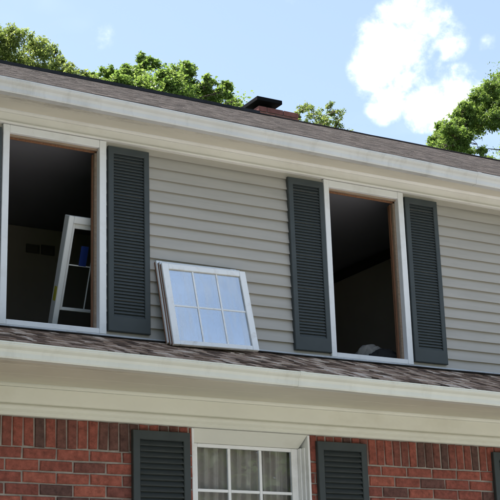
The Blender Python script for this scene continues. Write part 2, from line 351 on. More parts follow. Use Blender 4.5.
# --- base flashing
profile('base_flashing', 'white_metal', house, [(-.002, 3.732), (-.002, 3.7425), (.0, 3.745), (.03, 3.7455), (.03, 3.725)], XL, XR, 40, wob=.0015)
profile('apron_flashing', 'flashing', house, [(-.060, roof2(-.060)+.013), (-.060, roof2(-.060)+.017), (.008, 3.7315), (.02, 3.70)], XL, XR, 50, wob=.0025)

# --- upper eave
profile('frieze_board', 'frieze_paint', house, [(-.004, 5.146), (-.004, 5.226), (.045, 5.226), (.045, 5.146)], XL, XR)
profile('frieze_moulding', 'frieze_paint', house, [(-.012, 5.131), (-.019, 5.136), (-.019, 5.1425), (-.010, 5.1455), (.04, 5.1455), (.04, 5.131)], XL, XR)
for y0, y1 in ((-.284, -.146), (-.143, .04)):
    box('soffit_board', 'soffit_upper', house, (XL, XR, y0, y1, 5.228, 5.24), .0006)
profile('fascia', 'frieze_paint', house, [(-.305, 5.205), (-.305, 5.315), (-.2855, 5.315), (-.2855, 5.205)], XL, XR, 30, drop)
def gutter(name, mat, y, zt, h, d, joints=()):
    """K-style trough: rolled lip, ogee face, flat bottom"""
    o = [(y-.002, zt+.004), (y-.002, zt-h), (y-d*.58, zt-h), (y-d*.64, zt-h*.90), (y-d*.66, zt-h*.62), (y-d*.74, zt-h*.45), (y-d*.90, zt-h*.30), (y-d*.97, zt-h*.20), (y-d*.97, zt-h*.13), (y-d, zt-h*.10), (y-d, zt), (y-d+.018, zt),
         (y-d+.018, zt-.006), (y-d+.006, zt-.012), (y-d*.90, zt-h*.27), (y-d*.72, zt-h*.42), (y-d*.63, zt-h*.62), (y-d*.60, zt-h*.95), (y-.005, zt-h*.95), (y-.005, zt+.004)]
    g_ = profile(name, mat, house, o, XL-.1, XR+.1, 60, drop, .0012)
    for x in joints:       # lapped sleeve where two lengths meet
        q_ = profile('gutter_joint', mat, g_, [(a-.0022, b-(.002 if k in (1, 2, 3) else 0)+(.0015 if k in (10, 11) else 0)) for k, (a, b) in enumerate(o)], x-.018, x+.018, 1, drop)
    return g_
gutter('gutter', 'gutter_white', -.3055, 5.283, .088, .092, (-3.2, 3.02, 6.4))
# --- lower eave
profile('lower_frieze', 'cream_paint', house, [(-.062, 3.224), (-.062, 3.3505), (.0, 3.3505), (.0, 3.224)], XL, XR)
profile('crown_moulding', 'cream_paint', house, [(-.064, 3.147), (-.072, 3.150), (-.072, 3.168), (-.078, 3.172), (-.076, 3.188), (-.080, 3.192), (-.082, 3.204), (-.080, 3.212), (-.068, 3.2235), (.0, 3.2235), (.0, 3.147)], XL, XR)
for y0, y1 in ((-.70, -.584), (-.582, -.344), (-.342, -.0)):
    box('soffit_board', 'soffit_lower', house, (XL, XR, y0, y1, 3.353, 3.365), .0006)
profile('fascia', 'cream_paint', house, [(-.722, 3.345), (-.722, 3.445), (-.7015, 3.445), (-.7015, 3.345)], XL, XR, 30, drop)
gutter('gutter', 'gutter_cream', -.7225, 3.434, .092, .095, (-4.0, 1.02, 5.6))
def cove(name, mat, y, z, r):
    n_ = 6; pts = [(y-r+r*math.sin(a)*1.0, z-r+r*math.cos(a)) for a in [math.pi/2*k/n_ for k in range(n_+1)]]
    pts = [(y-r*(1-math.sin(t_)), z-r*(1-math.cos(t_))) for t_ in [math.pi/2*k/n_ for k in range(n_+1)]]
    o = profile(name, mat, house, pts+[(y+.001, z+.001)], XL, XR)
    for p_ in o.data.polygons: p_.use_smooth = len(p_.vertices) == 4
cove('cove_moulding', 'cream_paint', -.0625, 3.3525, .022)
cove('cove_moulding', 'frieze_paint', -.0045, 5.2275, .02)
# gutter seams
# --- pent roof and main roof
def sag(me, ya, yb):
    for v in me.vertices: v.co.z += drop(v.co.x)*max(0, min(1, (yb-v.co.y)/(yb-ya)))
def shingles(name, mat, y0, slope, z0, courses, expo, xa, xb, wmin, wmax, thick, yr):
    """laminated shingle courses, every tab a real overlapping slab of uneven width and length"""
    V, F = [], []
    ang = math.atan(slope); cy, cz = math.cos(ang), math.sin(ang); ny, nz_ = -cz, cy
    for c in range(courses):
        x = xa - random.uniform(0, wmax)
        while x < xb:
            w = random.uniform(wmin, wmax); a, b = max(x, xa), min(x+w-.003, xb); x += w
            if b-a < .01: continue
            s0 = c*expo + random.choice((0, 0, .012, .028))*random.uniform(.5, 1); s1 = (c+1)*expo+.05
            h0 = thick*random.uniform(.6, 1.5)+.0012; h1 = .001
            i = len(V)
            for s, h in ((s0, h0), (s1, h1)):
                for xx in (a, b):
                    V.append((xx, y0+s*cy+ny*h, z0+s*cz+nz_*h))
            for s, h in ((s0, .0005), (s1, .0005)):
                for xx in (a, b):
                    V.append((xx, y0+s*cy+ny*h, z0+s*cz+nz_*h))
            F += [(i, i+1, i+3, i+2), (i, i+4, i+5, i+1), (i, i+2, i+6, i+4), (i+1, i+5, i+7, i+3), (i+2, i+3, i+7, i+6)]
    me = bpy.data.meshes.new(name); me.from_pydata(V, [], F); sag(me, y0, yr); me.update()
    o = link(name, me, mat, house); o['kind'] = 'stuff'; return o
sag(profile('pent_roof_deck', 'flashing', house, [(-.755, roof2(-.755)), (.04, roof2(.04)), (.04, roof2(.04)-.02), (-.755, roof2(-.755)-.02)], XL, XR, 80).data, -.755, .04)
shingles('pent_roof_shingles', 'shingle', -.772, .365, roof2(-.772), 7, .118, XL, XR, .028, .085, .0045, .04)
EY, EZ, RY, RZ = -.355, 5.305, 4.0, 7.492
sl_ = (RZ-EZ)/(RY-EY)
box_pts = [(EY+.02, EZ-.008), (RY, RZ-.012), (2*RY-EY, EZ-.012), (2*RY-EY, EZ-.05), (RY, RZ-.06), (EY+.02, EZ-.045)]
sag(profile('roof', 'flashing', house, box_pts, XL-.2, XR+.2, 80).data, EY, RY)
shingles('roof_shingles', 'shingle_main', EY, sl_, EZ, int(math.hypot(RY-EY, RZ-EZ)/.14), .14, XL-.2, XR+.2, .03, .09, .0014, RY)
bm = bmesh.new()
for xx in (XL+.01, XR-.01):
    v = [bm.verts.new(p) for p in ((xx, .06, 5.35), (xx, YB-.06, 5.35), (xx, RY, RZ-.07))]; bm.faces.new(v)
link('gable', mesh_of(bm, 'gable'), 'siding', house)
profile('ridge_vent', 'ridge_black', house, [(RY-.16, RZ-.075), (RY-.15, RZ-.035), (RY, RZ+.026), (RY+.15, RZ-.035), (RY+.16, RZ-.075), (RY, RZ-.004)], XL-.2, 3.62, 30, wob=.003)
profile('ridge_cap', 'shingle_main', house, [(RY-.13, RZ-.058), (RY-.125, RZ-.044), (RY, RZ+.007), (RY+.125, RZ-.044), (RY+.13, RZ-.058), (RY, RZ-.002)], 3.62, XR+.2, 30, wob=.003)

# --- brick wall: mortar body + single bricks
FY = -.05
def in_seg(a, b, z0, z1):
    """pieces of [a,b] not inside a lower window opening"""
    pcs = [(a, b)]
    for wl, wr in LW:
        if z1 <= LZ0-.10: continue
        nxt = []
        for p, q in pcs:
            if q <= wl or p >= wr: nxt.append((p, q)); continue
            if p < wl: nxt.append((p, wl))
            if q > wr: nxt.append((wr, q))
        pcs = nxt
    return pcs
body = []
xs = [XL]+[v for w_ in LW for v in w_]+[XR]
for i in range(0, len(xs), 2): body.append((xs[i], xs[i+1], FY+.009, .155, LZ0, 3.146))
body.append((XL, XR, FY+.009, .155, .25, LZ0-.001))
bwall = boxes('brick_wall', 'mortar', house, body)
box('foundation', 'foundation', house, (XL, XR, FY-.02, .155, -.1, .249))
bcache = {}
def brick_mesh(w, h, var, mat='brick'):
    key = (round(w, 3), round(h, 3), var, mat)
    if key not in bcache:
        rr = random.Random(str(key)); bm = bmesh.new(); j = .0030
        vs = bm_box(bm, -w/2, w/2, 0, .03, -h/2, h/2)
        for v in vs: v.co.x += rr.uniform(-j, j); v.co.z += rr.uniform(-j, j)
        fr = [e for e in bm.edges if all(abs(v.co.y) < 1e-4 for v in e.verts)]
        bmesh.ops.bevel(bm, geom=fr, offset=.0042, segments=2, affect='EDGES')
        for v in bm.verts:
            if v.co.y < .012: v.co.x += rr.uniform(-.0012, .0012); v.co.z += rr.uniform(-.0012, .0012); v.co.y += rr.uniform(-.0008, .0012)
        bmesh.ops.recalc_face_normals(bm, faces=bm.faces[:])
        me = bpy.data.meshes.new('brick'); bm.to_mesh(me); bm.free(); me.materials.append(MAT[mat]); bcache[key] = me
    return bcache[key]
VX0, VX1, VZ = -1.35, 3.95, 2.45
stuffV, stuffF = [], []
nb = 0
def put_brick(a, b, z0, z1, mat='brick'):
    global nb
    w, h = b-a, z1-z0
    if w < .006: return
    cx, cz = (a+b)/2, (z0+z1)/2; y = FY+random.uniform(-.0018, .002)
    if VX0 < cx < VX1 and cz > VZ:
        o = bpy.data.objects.new('brick', brick_mesh(w, h, random.randrange(6), mat)); COL.objects.link(o); o.parent = bwall
        o.location = (cx, y, cz); o.rotation_euler = (0, random.uniform(-.009, .009), 0); nb += 1
    else:
        i = len(stuffV)
        stuffV.extend([(a, y, z0), (b, y, z0), (b, y, z1), (a, y, z1), (a, y+.03, z0), (b, y+.03, z0), (b, y+.03, z1), (a, y+.03, z1)])
        stuffF.extend([(i, i+1, i+2, i+3), (i, i+4, i+5, i+1), (i+1, i+5, i+6, i+2), (i+2, i+6, i+7, i+3), (i+3, i+7, i+4, i)])
SP = .0735; x = -.742 - SP*int((-.742-XL)/SP)
while x < XR-SP:
    for a, b in in_seg(x+.005, x+SP-.005, 2.96, 3.14): put_brick(a, b, 2.962+random.choice((-.002, 0, .002)), 3.143, 'brick_soldier')
    x += SP
BP, CP = .23, .0755
z = 2.951; row = 0
while z-.065 > .25:
    x = -.6 - BP*int((-.6-XL)/BP) + (BP/2 if row % 2 else 0)
    while x < XR-BP:
        for a, b in in_seg(x+.0052, x+BP-.0052, z-.065, z): put_brick(a, b, z-.065, z)
        x += BP
    z -= CP; row += 1
me = bpy.data.meshes.new('brick_courses'); me.from_pydata(stuffV, [], stuffF); me.update()
o = link('brick_courses', me, 'brick_mass', bwall); o['kind'] = 'stuff'

# --- chimney behind the ridge
CX0, CX1, CY0, CY1, CT = 3.822, 4.355, 4.2, 4.72, 7.69
chim = box('chimney', 'mortar', house, (CX0+.01, CX1-.01, CY0+.01, CY1-.01, 6.9, CT-.006))
z = CT; row = 0
while z > 7.2:
    n = 2; off = .0 if row % 2 else .11
    for face in ('front', 'left', 'right', 'back'):
        a0, a1 = (CX0, CX1) if face in ('front', 'back') else (CY0+.011, CY1-.011)
        x = a0-off
        while x < a1-.005:
            a, b = max(x+.004, a0), min(x+.22-.004, a1); x += .22
            if b-a < .03: continue
            bmm = bmesh.new()
            if face == 'front': bx = (a, b, CY0, CY0+.0105, z-.06, z)
            elif face == 'back': bx = (a, b, CY1-.0105, CY1, z-.06, z)
            elif face == 'left': bx = (CX0, CX0+.0105, a, b, z-.06, z)
            else: bx = (CX1-.0105, CX1, a, b, z-.06, z)
            bm_box(bmm, *bx); link('brick', mesh_of(bmm, 'brick', .002), 'chimney_brick', chim)
    z -= .07; row += 1
boxes('chimney_cap', 'black_metal', chim, [(3.80, 4.135, 4.19, 4.56, 7.757, 7.806), (3.90, 4.06, 4.30, 4.46, 7.683, 7.7575)], .004)

# --- upper window openings: casing + wooden jambs
def upper_window(x0, x1):
    i0, i1, z0, z1 = x0+.045, x1-.050, 3.786, 5.076
    fr = boxes('window', 'pale_wood', house, [(i0-.016, i0, .028, .135, z0, z1), (i0-.016, i1+.016, .028, .135, z1, z1+.016)], .0015)
    box('casing', 'trim_white', fr, (x0, i0+.002, -.002, .05, ZB+.001, ZT-.001), .003)
    box('casing', 'trim_white', fr, (i1-.002, x1, -.002, .05, ZB+.001, ZT-.001), .003)
    box('casing', 'trim_white', fr, (i0+.0025, i1-.0025, .0, .05, z1-.004, ZT-.001), .003)
    box('sill', 'trim_white', fr, (i0+.0025, i1-.0025, .0, .05, ZB+.001, z0-.004), .003)
    box('sill_liner', 'trim_white', fr, (i0-.012, i1+.012, .051, .16, ZB+.02, z0-.012), .003)
    box('head_jamb', 'pale_wood', fr, (i0, i1, .03, .05, z1-.018, z1-.0045), .0015)
    box('parting_stop', 'raw_wood', fr, (i0, i1, .062, .075, z1-.026, z1-.0005), .0015)
    box('jamb', 'pale_wood', fr, (i1-.012, i1+.016, .0505, .085, z0-.01, z1-.03), .0015)
    box('jamb', 'raw_wood', fr, (i1-.008, i1+.016, .0855, .135, z0-.01, z1-.03), .0015)
    box('parting_stop', 'raw_wood', fr, (i1-.020, i1-.0085, .088, .100, z0-.008, z1-.03), .0015)
    box('parting_stop', 'pale_wood', fr, (i1-.016, i1-.0125, .053, .066, z0-.008, z1-.03), .001)
    return fr
upper_window(*W1); upper_window(*W2)

# --- shutters
def louver_mesh(w, d, tk, tilt, mat):
    bm = bmesh.new(); bm_box(bm, -w/2, w/2, -d/2, d/2, -tk/2, tk/2)
    bmesh.ops.rotate(bm, verts=bm.verts, cent=(0, 0, 0), matrix=Matrix.Rotation(tilt, 3, 'X'))
    me = mesh_of(bm, 'louver', .0012); me.materials.append(MAT[mat]); return me
def shutter(x0, x1, z0, z1, yf, mat, stile, top, bot, pitch, lm, tilt=0.0, joined=False):
    w, h = x1-x0, z1-z0; yb = yf+.034
    bm = bmesh.new(); e = .004
    O = [(-w/2, 0), (w/2, 0), (w/2, h), (-w/2, h)]; I = [(-w/2+stile, bot), (w/2-stile, bot), (w/2-stile, h-top), (-w/2+stile, h-top)]
    sg = [(1, 1), (-1, 1), (-1, -1), (1, -1)]
    rings = [[(x, .031, z) for x, z in O], [(x, e, z) for x, z in O], [(x+e*a, 0, z+e*c) for (x, z), (a, c) in zip(O, sg)],
             [(x-e*a, 0, z-e*c) for (x, z), (a, c) in zip(I, sg)], [(x, e, z) for x, z in I], [(x, .031, z) for x, z in I]]
    rings = [[bm.verts.new(p) for p in r_] for r_ in rings]
    for ra, rb_ in zip(rings, rings[1:]+rings[:1]):
        for q in range(4): bm.faces.new((ra[q], ra[(q+1) % 4], rb_[(q+1) % 4], rb_[q]))
    bm_box(bm, -w/2+stile*.5, w/2-stile*.5, .026, .0285, bot*.5, h-top*.5)
    o = link('shutter', mesh_of(bm, 'shutter'), mat, house)
    o.location = ((x0+x1)/2, yf, z0); o.rotation_euler = (0, tilt, 0)
    n = int((h-top-bot)/pitch); p = (h-top-bot)/n
    if joined:      # only a sliver of this shutter shows
        bm = bmesh.new()
        for k in range(n): bm.from_mesh(lm); bmesh.ops.translate(bm, verts=bm.verts[-len(lm.vertices):], vec=(0, .0145, bot+p*(k+.5)))
        q = link('louvers', mesh_of(bm, 'louvers'), mat, o); q['kind'] = 'stuff'; return
    for k in range(n):
        l = bpy.data.objects.new('louver', lm); COL.objects.link(l); l.parent = o; l.location = (0, .0145, bot+p*(k+.5))
        l.rotation_euler = (random.uniform(-.006, .006), 0, 0)
lm_u = louver_mesh(.3155-.084-.001, .027, .005, R(58), 'shutter_slate')
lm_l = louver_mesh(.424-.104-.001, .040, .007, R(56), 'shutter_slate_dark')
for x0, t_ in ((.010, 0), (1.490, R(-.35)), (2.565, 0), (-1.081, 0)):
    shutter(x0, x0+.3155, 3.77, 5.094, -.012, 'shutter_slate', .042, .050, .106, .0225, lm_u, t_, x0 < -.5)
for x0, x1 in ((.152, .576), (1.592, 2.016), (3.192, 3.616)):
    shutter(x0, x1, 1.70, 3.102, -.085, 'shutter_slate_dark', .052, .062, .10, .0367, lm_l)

# --- lower window: splayed surround, sash with six-light grid, glass panes
def lower_window(x0, x1):
    ys = .055
    bm = bmesh.new()     # splayed head
    def quad(p): bm.faces.new([bm.verts.new(q) for q in p])
    zt = 3.1465; zi = 3.062; si = .043
    vs = [(x0+.021, -.048, zt-.002), (x1-.021, -.048, zt-.002), (x1-si, ys-.012, zi), (x0+si, ys-.012, zi), (x0+.021, ys+.03, zt-.002), (x1-.021, ys+.03, zt-.002), (x1-si, ys+.03, zi), (x0+si, ys+.03, zi)]
    v = [bm.verts.new(q) for q in vs]
    for f in ((0, 1, 2, 3), (0, 4, 5, 1), (3, 2, 6, 7), (4, 7, 6, 5), (0, 3, 7, 4), (1, 5, 6, 2)): bm.faces.new([v[i] for i in f])
    win = link('window', mesh_of(bm, 'window'), 'cream_paint', house)
    for s, xa in ((1, x0), (-1, x1)):      # stepped side jambs
        def sx(d): return xa+s*d
        for d0, d1, y0, y1 in ((.002, .0205, -.047, ys+.03), (.0205, .032, -.012, ys+.03), (.032, .043, .022, ys+.03)):
            box('jamb', 'trim_white', win, (min(sx(d0), sx(d1))+.0003, max(sx(d0), sx(d1))-.0003, y0, y1, LZ0+.03, zi-.001 if d0 > .002 else zt-.003), .002)
    box('sill', 'trim_white', win, (x0-.03, x1+.03, -.09, ys+.06, LZ0-.03, LZ0+.028), .004)
    gx0, gx1, gt = .702-.604+x0, 1.456-.604+x0, 3.036
    sash_parts = [(x0+si+.001, gx0, ys, ys+.032, LZ0+.03, zi-.001), (gx1, x1-si-.001, ys, ys+.032, LZ0+.03, zi-.001), (gx0, gx1, ys+.001, ys+.031, gt, zi-.001), (gx0, gx1, ys+.001, ys+.031, LZ0+.03, LZ0+.085), (gx0, gx1, ys+.001, ys+.031, 2.405, 2.44)]
    sash = boxes('sash', 'trim_white', win, sash_parts, .003)
    mb = 2.744; b1, b2 = .952-.604+x0, 1.203-.604+x0
    zs = [(2.44, mb-.011), (mb+.011, gt)]; xs_ = [(gx0, b1-.011), (b1+.011, b2-.011), (b2+.011, gx1)]
    z_low = [(LZ0+.085, 2.08), (2.10, 2.405)]
    for xb in (b1, b2):
        box('muntin', 'trim_white', sash, (xb-.011, xb+.011, ys+.004, ys+.022, 2.44, gt), .003)
        box('muntin', 'trim_white', sash, (xb-.011, xb+.011, ys+.004, ys+.022, LZ0+.085, 2.405), .003)
    for a, b in xs_:
        box('muntin', 'trim_white', sash, (a+.0003, b-.0003, ys+.005, ys+.021, mb-.010, mb+.010), .003)
        box('muntin', 'trim_white', sash, (a+.0003, b-.0003, ys+.005, ys+.021, 2.081, 2.099), .003)
        for c, d in zs+z_low: box('pane', 'glass_window', sash, (a+.0005, b-.0005, ys+.012, ys+.0155, c+.0005, d-.0005))
    return win
for w_ in LW: lower_window(*w_)

# ------------------------------------------------------------------ curtains inside the lower window
def curtain(x0, x1, seed, label):
    rr = random.Random(seed); V, F = [], []; nx, nz_ = 90, 16
    ph = [rr.uniform(0, 6.28) for _ in range(4)]
    for j in range(nz_+1):
        z = 1.75+(3.17-1.75)*j/nz_; g = 1-.10*(1-j/nz_)
        for i in range(nx+1):
            t_ = i/nx; y = .145+.026*math.sin(t_*46+ph[0]+.5*math.sin(t_*9+ph[1]))+.010*math.sin(t_*103+ph[2]+j*.12)
            V.append((x0+(x1-x0)*t_*g, y+(.02 if seed == 5 else 0), z))
    for j in range(nz_):
        for i in range(nx): a = j*(nx+1)+i; F.append((a, a+1, a+nx+2, a+nx+1))
    me = bpy.data.meshes.new('curtain'); me.from_pydata(V, [], F); me.update()
    for p_ in me.polygons: p_.use_smooth = True
    o = tag(link('curtain', me, 'sheer_fabric'), label, 'curtain', 'sheer curtains'); return o
curtain(.60, 1.22, 3, 'sheer pale curtain behind the left panes of the lower window')
curtain(1.14, 1.60, 5, 'sheer pale curtain behind the right panes of the lower window')
for xa, xb in ((.56, 1.62),):
    bm = bmesh.new(); bmesh.ops.create_cone(bm, cap_ends=True, segments=12, radius1=.010, radius2=.010, depth=xb-xa, matrix=Matrix.Translation(((xa+xb)/2, .145, 3.175)) @ Matrix.Rotation(R(90), 4, 'Y'))
    rod = tag(link('curtain_rod', mesh_of(bm, 'curtain_rod'), 'white_metal'), 'thin curtain rod at the top of the lower window', 'curtain rod')

# ------------------------------------------------------------------ removed sashes leaning on the siding
def old_sash(origin, lean, roll, yaw, w, h, label, rails=(.050, .055), glass='glass_coated', zmf=.49, mo=0.0):
    root = empty('window_sash', origin); tag(root, label, 'window sash', 'old sashes stacked on the lower roof')
    root.rotation_euler = Matrix(( ((1, 0, 0), (0, math.cos(lean), math.sin(lean)), (0, -math.sin(lean), math.cos(lean))) )).to_euler()
    root.rotation_euler.y = -roll
    T = .030; st, rb = rails
    box('stile', 'sash_white', root, (0, st, 0, T, 0, h), .003)
    box('stile', 'sash_white', root, (w-st, w, 0, T, 0, h), .003)
    box('rail', 'sash_white', root, (st+.0005, w-st-.0005, .001, T-.001, h-st*.85, h-.001), .003)
    box('rail', 'sash_white', root, (st+.0005, w-st-.0005, .001, T-.001, .001, rb*.62), .003)
    box('weathered_edge', 'raw_wood', root, (-.0025, -.0002, .017, T-.001, .004, h-.004), .0008)
    z0, z1 = rb*.62, h-st*.85; iw = w-2*st; zm = z0+(z1-z0)*zmf; mw = .0065
    for f in (1/3, 2/3): box('muntin', 'sash_white', root, (st+iw*f-mw, st+iw*f+mw, .009, .022, z0+.0005, z1-.0005), .002)
    for i in range(3):
        a, b = st+iw*i/3+(mw if i else .0005), st+iw*(i+1)/3-(mw if i < 2 else .0005)
        box('muntin', 'sash_white', root, (a+.0003, b-.0003, .010, .021, zm-mw, zm+mw), .002)
        for c, d in ((z0, zm-mw), (zm+mw, z1)): box('pane', glass, root, (a, b, .014, .017, c+.0003, d-.0003))
    return root
old_sash((.393, -.220, 3.668), .237, .019, 0, .666, .622, 'front white six-light sash, nearest of the stack leaning against the grey siding')
old_sash((.391, -.187, 3.680), .237, .013, 0, .640, .630, 'middle sash of the leaning stack, only its left edge and top showing', zmf=.535)
old_sash((.382, -.154, 3.692), .237, .013, 0, .640, .632, 'rearmost sash of the leaning stack, touching the grey siding', zmf=.50)

# ------------------------------------------------------------------ new window unit leaning inside the left opening
top = on_y(69.5, 215.5, .168); low = on_y(53.2, 322, .168+.285)
low.x = top.x
ax = (top-low).normalized()
lean = math.atan2(-(ax.y), ax.z)              # top tilts out towards the opening
length = (top.z-3.388)/ax.z
base = top-ax*length
unit = tag(empty('replacement_window', base), 'new white window unit leaning inside the left open window', 'window')
unit.rotation_euler = (lean, 0, 0)
UW, UT = .62, .085
box('stile', 'unit_white', unit, (0, .04, 0, UT, 0, length), .004)
box('stile', 'unit_white', unit, (UW-.04, UW, 0, UT, 0, length), .004)
box('head', 'unit_white', unit, (.0405, UW-.0405, 0, UT, length-.05, length), .004)
box('bottom_rail', 'unit_white', unit, (.0405, UW-.0405, 0, UT, 0, .06), .004)
zl = length-.66
us = boxes('sash', 'unit_white', unit, [(.0405, .062, .018, .05, zl, length-.0505), (UW-.062, UW-.0405, .018, .05, zl, length-.0505), (.062, UW-.062, .018, .05, length-.085, length-.0505), (.062, UW-.062, .018, .05, zl, zl+.022)], .003)
box('pane', 'glass_unit', us, (.062, UW-.062, .03, .034, zl+.022, length-.085))
for f in (1/3, 2/3): box('muntin', 'unit_white', us, (.062+(UW-.124)*f-.004, .062+(UW-.124)*f+.004, .0275, .0295, zl+.023, length-.086))
zm = length-.085-.255
for i in range(3): box('muntin', 'unit_white', us, (.0625+(UW-.124)*i/3+.004, .0615+(UW-.124)*(i+1)/3-.004, .0275, .0295, zm-.004, zm+.004))
box('lower_pane', 'glass_unit', unit, (.041, UW-.041, .055, .059, .0605, zl-.004))
box('yellow_sticker', 'sticker_yellow', unit, (-.0015, -.0002, .012, .06, length-.60, length-.50))
box('blue_sticker', 'sticker_blue', unit, (.135, .19, .0255, .0272, length-.34, length-.20))

# ------------------------------------------------------------------ things in the rooms
for a, b in ((on_y(26, 244, 2.098), on_y(39, 254, 2.098)), (on_y(41, 245, 2.098), on_y(54, 256, 2.098))):  # dark rectangles on the back wall, built as thin framed panels
    pf = tag(empty('dark_panel', ((a.x+b.x)/2, 2.1, b.z)), 'dark rectangle on the back wall, %s of two in the left window' % ('left' if a.x < .3 else 'right'), 'wall_panel', 'dark panels on the room wall')
    w2, h2 = (b.x-a.x)/2, a.z-b.z
    boxes('frame', 'panel_dark', pf, [(-w2, -w2+.012, -.02, -.001, 0, h2), (w2-.012, w2, -.02, -.001, 0, h2), (-w2+.012, w2-.012, -.019, -.001, 0, .012), (-w2+.012, w2-.012, -.019, -.001, h2-.012, h2)])
    box('panel', 'panel_dark', pf, (-w2+.012, w2-.012, -.010, -.002, .012, h2-.012))
def crumple(name, mat, loc, sx, sy, sz, seed, label, cat):
    rr = np.random.default_rng(seed); bm = bmesh.new(); bmesh.ops.create_icosphere(bm, subdivisions=4, radius=1)
    k1 = rr.normal(size=(9, 3))*3.2; ph = rr.uniform(0, 6.28, 9)
    for v in bm.verts:
        p = np.array(v.co); d = sum(abs(math.sin(float(k1[i] @ p)+ph[i])) for i in range(9))/9
        s = .62+.62*d
        v.co = Vector((p[0]*s*sx, p[1]*s*sy, max(-.35, p[2]*s)*sz))
    bmesh.ops.translate(bm, verts=bm.verts, vec=(0, 0, .35*sz))
    me = mesh_of(bm, name)
    for p_ in me.polygons: p_.use_smooth = True
    o = link(name, me, mat); o.location = loc; return tag(o, label, cat)
crumple('work_cloth', 'cloth_grey', (2.365, .30, 3.80), .13, .09, .105, 2, 'crumpled grey cloth lying on the sill of the right open window', 'cloth')
crumple('tool_bag', 'cloth_black', (2.44, .19, 3.774), .17, .06, .085, 4, 'black bundle on the sill beside the grey cloth', 'bag')
tb = empty('sill_bench', (2.35, .30, 3.38)); tag(tb, 'low dark bench under the right open window', 'bench')
box('seat', 'room_floor', tb, (-.5, .45, -.14, .2, .36, .392), .004)
for lx in (-.46, .37):
    for ly in (-.12, .14): box('leg', 'room_floor', tb, (lx, lx+.04, ly, ly+.04, .001, .36), .003)

